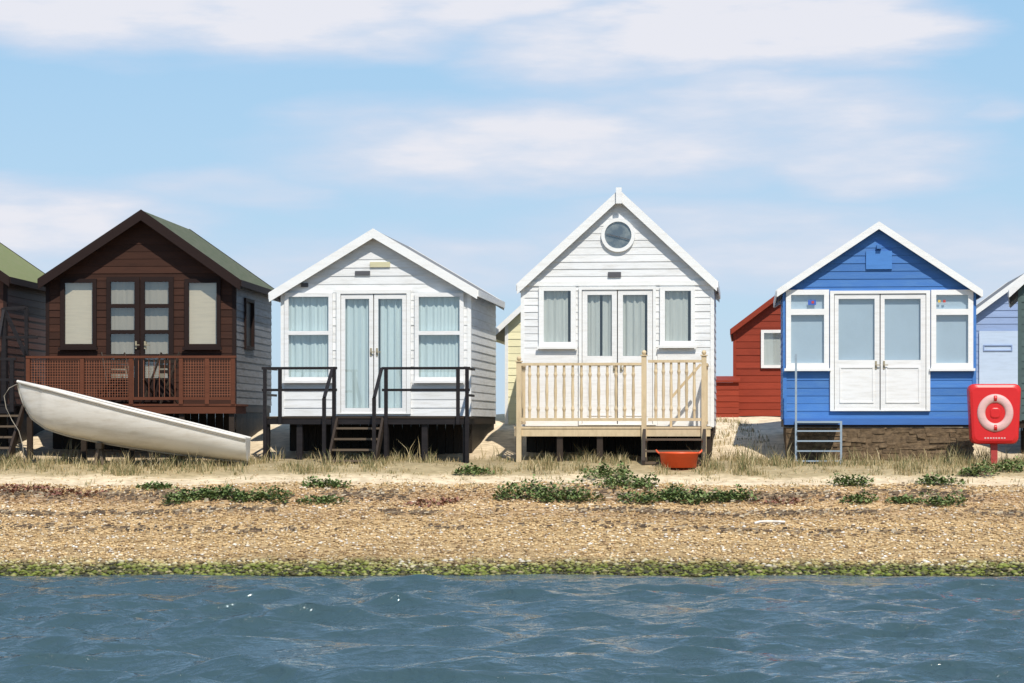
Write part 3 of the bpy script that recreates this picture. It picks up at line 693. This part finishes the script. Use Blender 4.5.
# ============================================================ PEBBLES
def pebbles(name,n,y0,y1,smin,smax,mat,label,xr=10,lift=.3):
    X=rng.uniform(-xr,xr,n); Y=rng.uniform(y0,y1,n)
    S_=smin+(smax-smin)*rng.random(n)**1.6; Z=gz_arr(X,Y)+S_*lift*.4
    base=np.array([(1,0,0),(0,1,0),(-1,0,0),(0,-1,0),(0,0,.55),(0,0,-.55),(.62,.62,.25),(-.62,.62,.2),(-.62,-.62,.25),(.62,-.62,.2)])
    fc=np.array([(0,6,4),(6,1,4),(1,7,4),(7,2,4),(2,8,4),(8,3,4),(3,9,4),(9,0,4),(6,0,5),(1,6,5),(7,1,5),(2,7,5),(8,2,5),(3,8,5),(9,3,5),(0,9,5)])
    a=rng.uniform(0,6.28,n); el=rng.uniform(.6,1.2,n)
    bb=base[None]*S_[:,None,None]*.5*rng.uniform(.8,1.2,(n,10,1)); bb=bb.copy(); bb[:,:,1]*=el[:,None]
    ca,sa=np.cos(a)[:,None],np.sin(a)[:,None]
    V=np.stack([bb[:,:,0]*ca-bb[:,:,1]*sa+X[:,None],bb[:,:,0]*sa+bb[:,:,1]*ca+Y[:,None],bb[:,:,2]+Z[:,None]],-1)
    FQ=(fc[None]+10*np.arange(n)[:,None,None]).reshape(-1,3)
    me=bpy.data.meshes.new(name); me.vertices.add(n*10); me.vertices.foreach_set('co',V.reshape(-1).astype(np.float32))
    me.loops.add(FQ.size); me.loops.foreach_set('vertex_index',FQ.reshape(-1).astype(np.int32)); me.polygons.add(len(FQ)); me.polygons.foreach_set('loop_start',np.arange(0,FQ.size,3,dtype=np.int32))
    me.update(calc_edges=True); me.polygons.foreach_set('use_smooth',[True]*len(FQ)); me.materials.append(mat)
    o=bpy.data.objects.new(name,me); col.objects.link(o); o['kind']='stuff'; o['label']=label; o['category']='shingle'; return o
pm,nt,p=newmat('pebble')
g=N(nt,'ShaderNodeNewGeometry')
r=ramp(nt,[(0,(.18,.115,.06)),(.14,(.40,.26,.13)),(.35,(.58,.40,.19)),(.6,(.68,.48,.23)),(.8,(.72,.56,.33)),(.93,(.80,.71,.56)),(1,(.86,.83,.78))]); nt.links.new(g.outputs['Random Per Island'],r.inputs[0])
sep=N(nt,'ShaderNodeSeparateXYZ'); nt.links.new(g.outputs['Position'],sep.inputs[0])
nz=N(nt,'ShaderNodeTexNoise'); nz.inputs['Scale'].default_value=1.6; nz.inputs['Detail'].default_value=6; nt.links.new(g.outputs['Position'],nz.inputs['Vector'])
yy=mth(nt,'MULTIPLY_ADD',nz.outputs[0],1.2,mth(nt,'SUBTRACT',sep.outputs[1],.6))
mr_=N(nt,'ShaderNodeMapRange'); mr_.inputs[1].default_value=32.4; mr_.inputs[2].default_value=33.05; mr_.inputs[3].default_value=1; mr_.inputs[4].default_value=0; nt.links.new(yy,mr_.inputs[0])
r2=ramp(nt,[(0,(.03,.03,.015)),(.3,(.11,.095,.03)),(.5,(.14,.17,.02)),(.8,(.22,.25,.04)),(1,(.4,.33,.18))]); nt.links.new(g.outputs['Random Per Island'],r2.inputs[0])
c=mix(nt,mr_.outputs[0],r.outputs[0],r2.outputs[0])
r4=ramp(nt,[(0,(1,1,1)),(.30,(1,1,1)),(.42,(.80,.76,.72)),(.52,(1,1,1)),(.70,(.98,.96,.94)),(.86,(.74,.65,.58)),(1,(.95,.93,.9))]); nt.links.new(mth(nt,'DIVIDE',mth(nt,'SUBTRACT',yy,34.),4.),r4.inputs[0])
n6=N(nt,'ShaderNodeTexNoise'); n6.inputs['Scale'].default_value=1.; n6.inputs['Detail'].default_value=6
mp6=N(nt,'ShaderNodeMapping'); mp6.inputs['Scale'].default_value=(.25,2.8,1); nt.links.new(g.outputs['Position'],mp6.inputs[0]); nt.links.new(mp6.outputs[0],n6.inputs['Vector'])
r6=ramp(nt,[(.36,(.72,.68,.64)),(.58,(1.06,1.06,1.06))]); nt.links.new(n6.outputs[0],r6.inputs[0])
c=mix(nt,1.,c,r4.outputs[0],'MULTIPLY'); c=mix(nt,1.,c,r6.outputs[0],'MULTIPLY'); nt.links.new(c,p.inputs['Base Color']); p.inputs['Roughness'].default_value=.75
pebbles('shingle',44000,31.9,38.6,.02,.072,pm,'tan and white shingle pebbles covering the beach')
pebbles('path_stones',2000,38.4,40.5,.012,.035,pm,'scattered small stones on the sandy path')
pebbles('shore_stones',4500,31.9,32.9,.05,.12,pm,'green weedy stones along the waterline')
# dry strandline debris
dm,nt,p=newmat('dry_debris'); g=N(nt,'ShaderNodeNewGeometry')
r=ramp(nt,[(0,(.045,.03,.018)),(.5,(.13,.085,.05)),(.85,(.26,.19,.11)),(1,(.5,.42,.3))]); nt.links.new(g.outputs['Random Per Island'],r.inputs[0]); nt.links.new(r.outputs[0],p.inputs['Base Color']); p.inputs['Roughness'].default_value=.9
mb=MB()
for k in range(4200):
    x=random.uniform(-10,10); band=random.random()
    if band<.28: y=36.15+.12*sin(x*1.3)+random.gauss(0,.10)
    elif band<.42: y=34.9+.2*sin(x*.8+1)+random.gauss(0,.12)
    else: y=37.5+.15*sin(x*.9+2)+random.gauss(0,.25)
    if sin(x*2.1+y)+sin(x*.7-1)<-.2 and random.random()<.85: continue
    L2=random.uniform(.03,.11); th=random.gauss(0,.6); z=gz(x,y)+.025; w2=random.uniform(.004,.010)
    dx,dy=cos(th)*L2/2,sin(th)*L2/2
    mb.face([(x-dx,y-dy-w2,z),(x+dx,y+dy-w2,z+random.uniform(-.01,.02)),(x+dx*.9,y+dy+w2,z+.03),(x-dx*.9,y-dy+w2,z+.02)])
o=obj('strandline_debris',mb,dm); o['kind']='stuff'; o['label']='dry dark seaweed debris lying in lines on shingle'; o['category']='seaweed'

# ============================================================ GRASS
def blades(name,cl,mat,label):
    V=[];Fq=[]
    for (x,y,n,h,sp) in cl:
        for k in range(n):
            bx_=x+random.gauss(0,sp); by_=y+random.gauss(0,sp); z=gz(bx_,by_)-.01; hh=h*random.uniform(.45,1.15)
            a=random.uniform(0,6.28); ln=hh*random.uniform(.1,.7); w=random.uniform(.003,.007)
            wa=random.uniform(-.8,.8); wx_,wy_=cos(wa)*w,sin(wa)*w; dx,dy=cos(a)*ln,sin(a)*ln; i=len(V)
            V+=[(bx_-wx_,by_-wy_,z),(bx_+wx_,by_+wy_,z),(bx_+dx*.35+wx_*.8,by_+dy*.35+wy_*.8,z+hh*.6),(bx_+dx*.35-wx_*.8,by_+dy*.35-wy_*.8,z+hh*.6),(bx_+dx,by_+dy,z+hh)]
            Fq+=[(i,i+1,i+2,i+3),(i+3,i+2,i+4)]
    me=bpy.data.meshes.new(name); me.from_pydata(V,[],Fq); me.materials.append(mat); o=bpy.data.objects.new(name,me); col.objects.link(o)
    o['kind']='stuff'; o['label']=label; o['category']='grass'; return o
gmat,nt,p=newmat('dry_grass'); g=N(nt,'ShaderNodeNewGeometry')
r=ramp(nt,[(0,(.09,.11,.035)),(.25,(.15,.14,.05)),(.5,(.27,.20,.09)),(.8,(.41,.31,.15)),(1,(.58,.48,.28))]); nt.links.new(g.outputs['Random Per Island'],r.inputs[0]); nt.links.new(r.outputs[0],p.inputs['Base Color']); p.inputs['Roughness'].default_value=.8
cl=[]
def clump(x,y):
    return .5+.28*sin(x*1.9+1.3*sin(y*2.1))+.22*sin(x*4.3+y*3.1)+.15*sin(x*9.1-y)
for k in range(2900):
    x=random.uniform(-10.5,10.5); y=39.5+2.5*random.random()
    d=clump(x,y)
    if random.random()>max(.06,(d-.26)*1.6): continue
    h=random.uniform(.04,.10)+max(0,d-.45)*.36*random.random()
    if random.random()<.05: h+=.2
    cl.append((x,y,random.randint(5,15),h,.06))
for k in range(80):
    x=random.uniform(5.2,8.6); cl.append((x,random.uniform(40.3,41.2),10,random.uniform(.10,.34),.08))
for k in range(120): cl.append((random.uniform(-8.7,-4.5),random.uniform(39.8,40.8),11,random.uniform(.08,.24),.08))
for k in range(120): cl.append((random.uniform(-10,10),random.uniform(38.2,39.6),8,random.uniform(.04,.10),.06))
for k in range(50): cl.append((random.uniform(3.7,4.7),random.uniform(43,48),10,random.uniform(.05,.14),.08))
blades('dry_grass',cl,gmat,'dry straw coloured grass tufts around the huts')

# plants
lm,nt,p=newmat('sea_kale_leaf'); g=N(nt,'ShaderNodeNewGeometry')
r=ramp(nt,[(0,(.06,.09,.03)),(.5,(.12,.17,.05)),(.85,(.20,.26,.09)),(1,(.34,.34,.16))]); nt.links.new(g.outputs['Random Per Island'],r.inputs[0]); nt.links.new(r.outputs[0],p.inputs['Base Color']); p.inputs['Roughness'].default_value=.7; p.inputs['Specular IOR Level'].default_value=.2
rm,nt,p=newmat('reddish_leaf'); g=N(nt,'ShaderNodeNewGeometry')
r=ramp(nt,[(0,(.16,.06,.04)),(.6,(.30,.13,.08)),(1,(.32,.25,.12))]); nt.links.new(g.outputs['Random Per Island'],r.inputs[0]); nt.links.new(r.outputs[0],p.inputs['Base Color']); p.inputs['Roughness'].default_value=.7
def plant(xp,yp,wp,hp,mat=lm,label='low green leafy beach plant growing in shingle',name='beach_plant',dens=1.):
    X,Y,Z=ground_at(xp,yp); S_=Y/F; w=wp*S_/2; h=hp*S_*1.2; dep=min(w*.6,.42)+.08
    mb=MB(); n=int((180+4200*w*dep)*dens)
    nl=max(4,int(w*20))
    lobes=[((-1+2*(i+random.random())/nl)*.88*w,random.uniform(-.6,.6)*dep,random.uniform(.14,.26),random.uniform(.4,1)) for i in range(nl)]
    for k in range(n):
        lx_,ly_,R_,lh=random.choice(lobes)
        a=random.uniform(0,6.28); q=math.sqrt(random.random()); x=lx_+cos(a)*q*R_; y=ly_+sin(a)*q*R_*.8
        z=gz(X+x,Y+y)-Z+h*lh*(1-q*q*.8)*(.2+.8*random.random()**.7)
        L_=random.uniform(.035,.075); th=random.uniform(0,6.28); up=random.uniform(-.1,1.)
        d=Vector((cos(th)*cos(up),sin(th)*cos(up),sin(up)))*L_; s_=d.cross(Vector((random.uniform(-.3,.3),random.uniform(-.3,.3),1))).normalized()*L_*.38
        c=Vector((x,y,z)); mb.face([c,c+d*.5+s_,c+d,c+d*.5-s_])
    o=obj(name,mb,mat,None,loc=(X,Y,Z)); o['label']=label; o['category']='plant'; o['group']='low plants on the shingle'
plant(226,500,130,13,label='wide mat of green leafy beach plants on shingle')
for a in ((155,489,24,6),(325,487,38,9),(322,503,28,6),(522,500,56,20),(567,500,56,20),(608,478,44,12),(628,487,60,13),(655,502,64,15),(700,502,66,15),(738,501,26,13),(850,485,36,13),(858,503,28,13),(943,505,36,16),(938,485,36,11),(903,503,24,6),(976,475,36,14),(472,474,26,8),(1010,470,30,12)): plant(*a)
for a in ((20,491,70,5),(75,495,60,4),(430,505,50,4),(780,503,40,4)): plant(*a,mat=rm,label='low reddish plant spreading over shingle',name='reddish_plant',dens=.4)
X,Y,Z=ground_at(768,525); mb=MB()
pts=[(0,0,.02)]
for k in range(5): pts.append((pts[-1][0]+.07+random.random()*.03,random.uniform(-.05,.05),.03+.02*random.random()))
mb.tube([(a-.2,b,c) for a,b,c in pts],.022,6)
o=obj('driftwood',mb,paint('bleached_wood',(.75,.7,.62)),None,loc=(X,Y,Z)); o['label']='bleached pale driftwood stick lying on the shingle'; o['category']='driftwood'

# ============================================================ LIGHT & WORLD
sd=Vector((.16,-.58,.77)).normalized()
el=math.asin(sd.z); az=math.atan2(sd.x,sd.y)
L_=bpy.data.lights.new('sun','SUN'); L_.energy=4.7; L_.angle=math.radians(.5); L_.color=(1,.945,.855)
lo=bpy.data.objects.new('sun',L_); col.objects.link(lo); lo.rotation_euler=(-sd).to_track_quat('-Z','Y').to_euler(); lo.location=(10,-20,30)
w=bpy.data.worlds.new('World'); scene.world=w; w.use_nodes=True; nt=w.node_tree; bg=nt.nodes['Background']; bg.inputs[1].default_value=.1
sky=N(nt,'ShaderNodeTexSky',sky_type='NISHITA'); sky.sun_disc=False; sky.sun_elevation=el; sky.sun_rotation=az; sky.air_density=1; sky.dust_density=.6; sky.ozone_density=2
tc=N(nt,'ShaderNodeTexCoord'); sp=N(nt,'ShaderNodeSeparateXYZ'); nt.links.new(tc.outputs['Generated'],sp.inputs[0])
A_=mth(nt,'ARCTAN2',sp.outputs[0],sp.outputs[1]); E_=sp.outputs[2]
cv=N(nt,'ShaderNodeCombineXYZ'); nt.links.new(A_,cv.inputs[0]); nt.links.new(mth(nt,'MULTIPLY',E_,4.2),cv.inputs[1])
nA=N(nt,'ShaderNodeTexNoise'); nA.inputs['Scale'].default_value=9; nA.inputs['Detail'].default_value=8; nA.inputs['Roughness'].default_value=.55; nt.links.new(cv.outputs[0],nA.inputs['Vector'])
nB=N(nt,'ShaderNodeTexNoise'); nB.inputs['Scale'].default_value=15; nB.inputs['Detail'].default_value=9; nB.inputs['Roughness'].default_value=.55; nt.links.new(cv.outputs[0],nB.inputs['Vector'])
sA=N(nt,'ShaderNodeSeparateColor'); nt.links.new(nA.outputs['Color'],sA.inputs[0])
azd=mth(nt,'MULTIPLY_ADD',mth(nt,'SUBTRACT',sA.outputs[0],.5),.12,A_); eld=mth(nt,'MULTIPLY_ADD',mth(nt,'SUBTRACT',sA.outputs[1],.5),.03,E_)
blobs=[(170,8,450,66,1.05),(470,0,260,50,.95),(600,55,210,50,.8),(750,40,230,62,1.15),(560,150,350,60,.85),(760,130,240,62,.75),(40,225,210,55,.9),(240,185,120,28,.5),(860,165,170,45,.7),(760,245,330,55,.65),(420,262,260,50,.6),(960,270,170,60,.6),(975,115,50,22,.5),(120,280,200,50,.55),(700,90,260,40,.5)]
tot=None
for (x,y,rx,ry,s_) in blobs:
    a=mth(nt,'DIVIDE',mth(nt,'SUBTRACT',azd,(x-512)/F),rx/F); b=mth(nt,'DIVIDE',mth(nt,'SUBTRACT',eld,(HY-y)/F),ry/F)
    d=mth(nt,'ADD',mth(nt,'MULTIPLY',a,a),mth(nt,'MULTIPLY',b,b))
    v=mth(nt,'MULTIPLY',mth(nt,'SUBTRACT',1.15,d,clamp=True),s_)
    tot=v if tot is None else mth(nt,'MAXIMUM',tot,v)
hi=N(nt,'ShaderNodeMapRange'); hi.inputs[1].default_value=.19; hi.inputs[2].default_value=.3; nt.links.new(E_,hi.inputs[0])
nC=N(nt,'ShaderNodeTexNoise'); nC.inputs['Scale'].default_value=3.; nC.inputs['Detail'].default_value=7; nt.links.new(tc.outputs['Generated'],nC.inputs['Vector'])
hc=mth(nt,'MULTIPLY',mth(nt,'MULTIPLY',mth(nt,'SUBTRACT',nC.outputs[0],.49),5.,clamp=True),hi.outputs[0],clamp=True)
tot=mth(nt,'MAXIMUM',tot,mth(nt,'MULTIPLY',hc,.7))
mask=mth(nt,'ADD',tot,mth(nt,'MULTIPLY',mth(nt,'SUBTRACT',nB.outputs[0],.5),mth(nt,'MULTIPLY',tot,1.6)),clamp=True)
mask=mth(nt,'SMOOTH_MIN',mth(nt,'MULTIPLY',mask,.95),.92,.1)
gr=ramp(nt,[(0,(5.6,7.3,9.0)),(.06,(5.0,7.1,9.1)),(.18,(3.7,6.3,9.0)),(.4,(2.6,4.9,8.2)),(.7,(1.5,3.2,6.4)),(1,(1.2,2.6,5.6))]); nt.links.new(E_,gr.inputs[0])
skyc=mix(nt,.85,sky.outputs[0],gr.outputs[0])
cc=ramp(nt,[(.15,(.58,.69,.88)),(.55,(.72,.745,.86)),(.95,(.86,.85,.90))]); nt.links.new(mask,cc.inputs[0])
cc10=mix(nt,1.,cc.outputs[0],(10,10,10),'MULTIPLY')
nt.links.new(mix(nt,mask,skyc,cc10),bg.inputs[0])

# ============================================================ CAMERA
cam=bpy.data.cameras.new('camera'); co=bpy.data.objects.new('camera',cam); col.objects.link(co); co.location=(0,0,CZ); co.rotation_euler=(math.radians(90),0,0)
cam.sensor_width=36; cam.lens=36*F/1024; cam.shift_y=(HY-341.5)/1024; cam.clip_end=6000; cam.clip_start=.1
scene.camera=co
scene.view_settings.view_transform='Standard'; scene.view_settings.look='None'; scene.view_settings.exposure=0
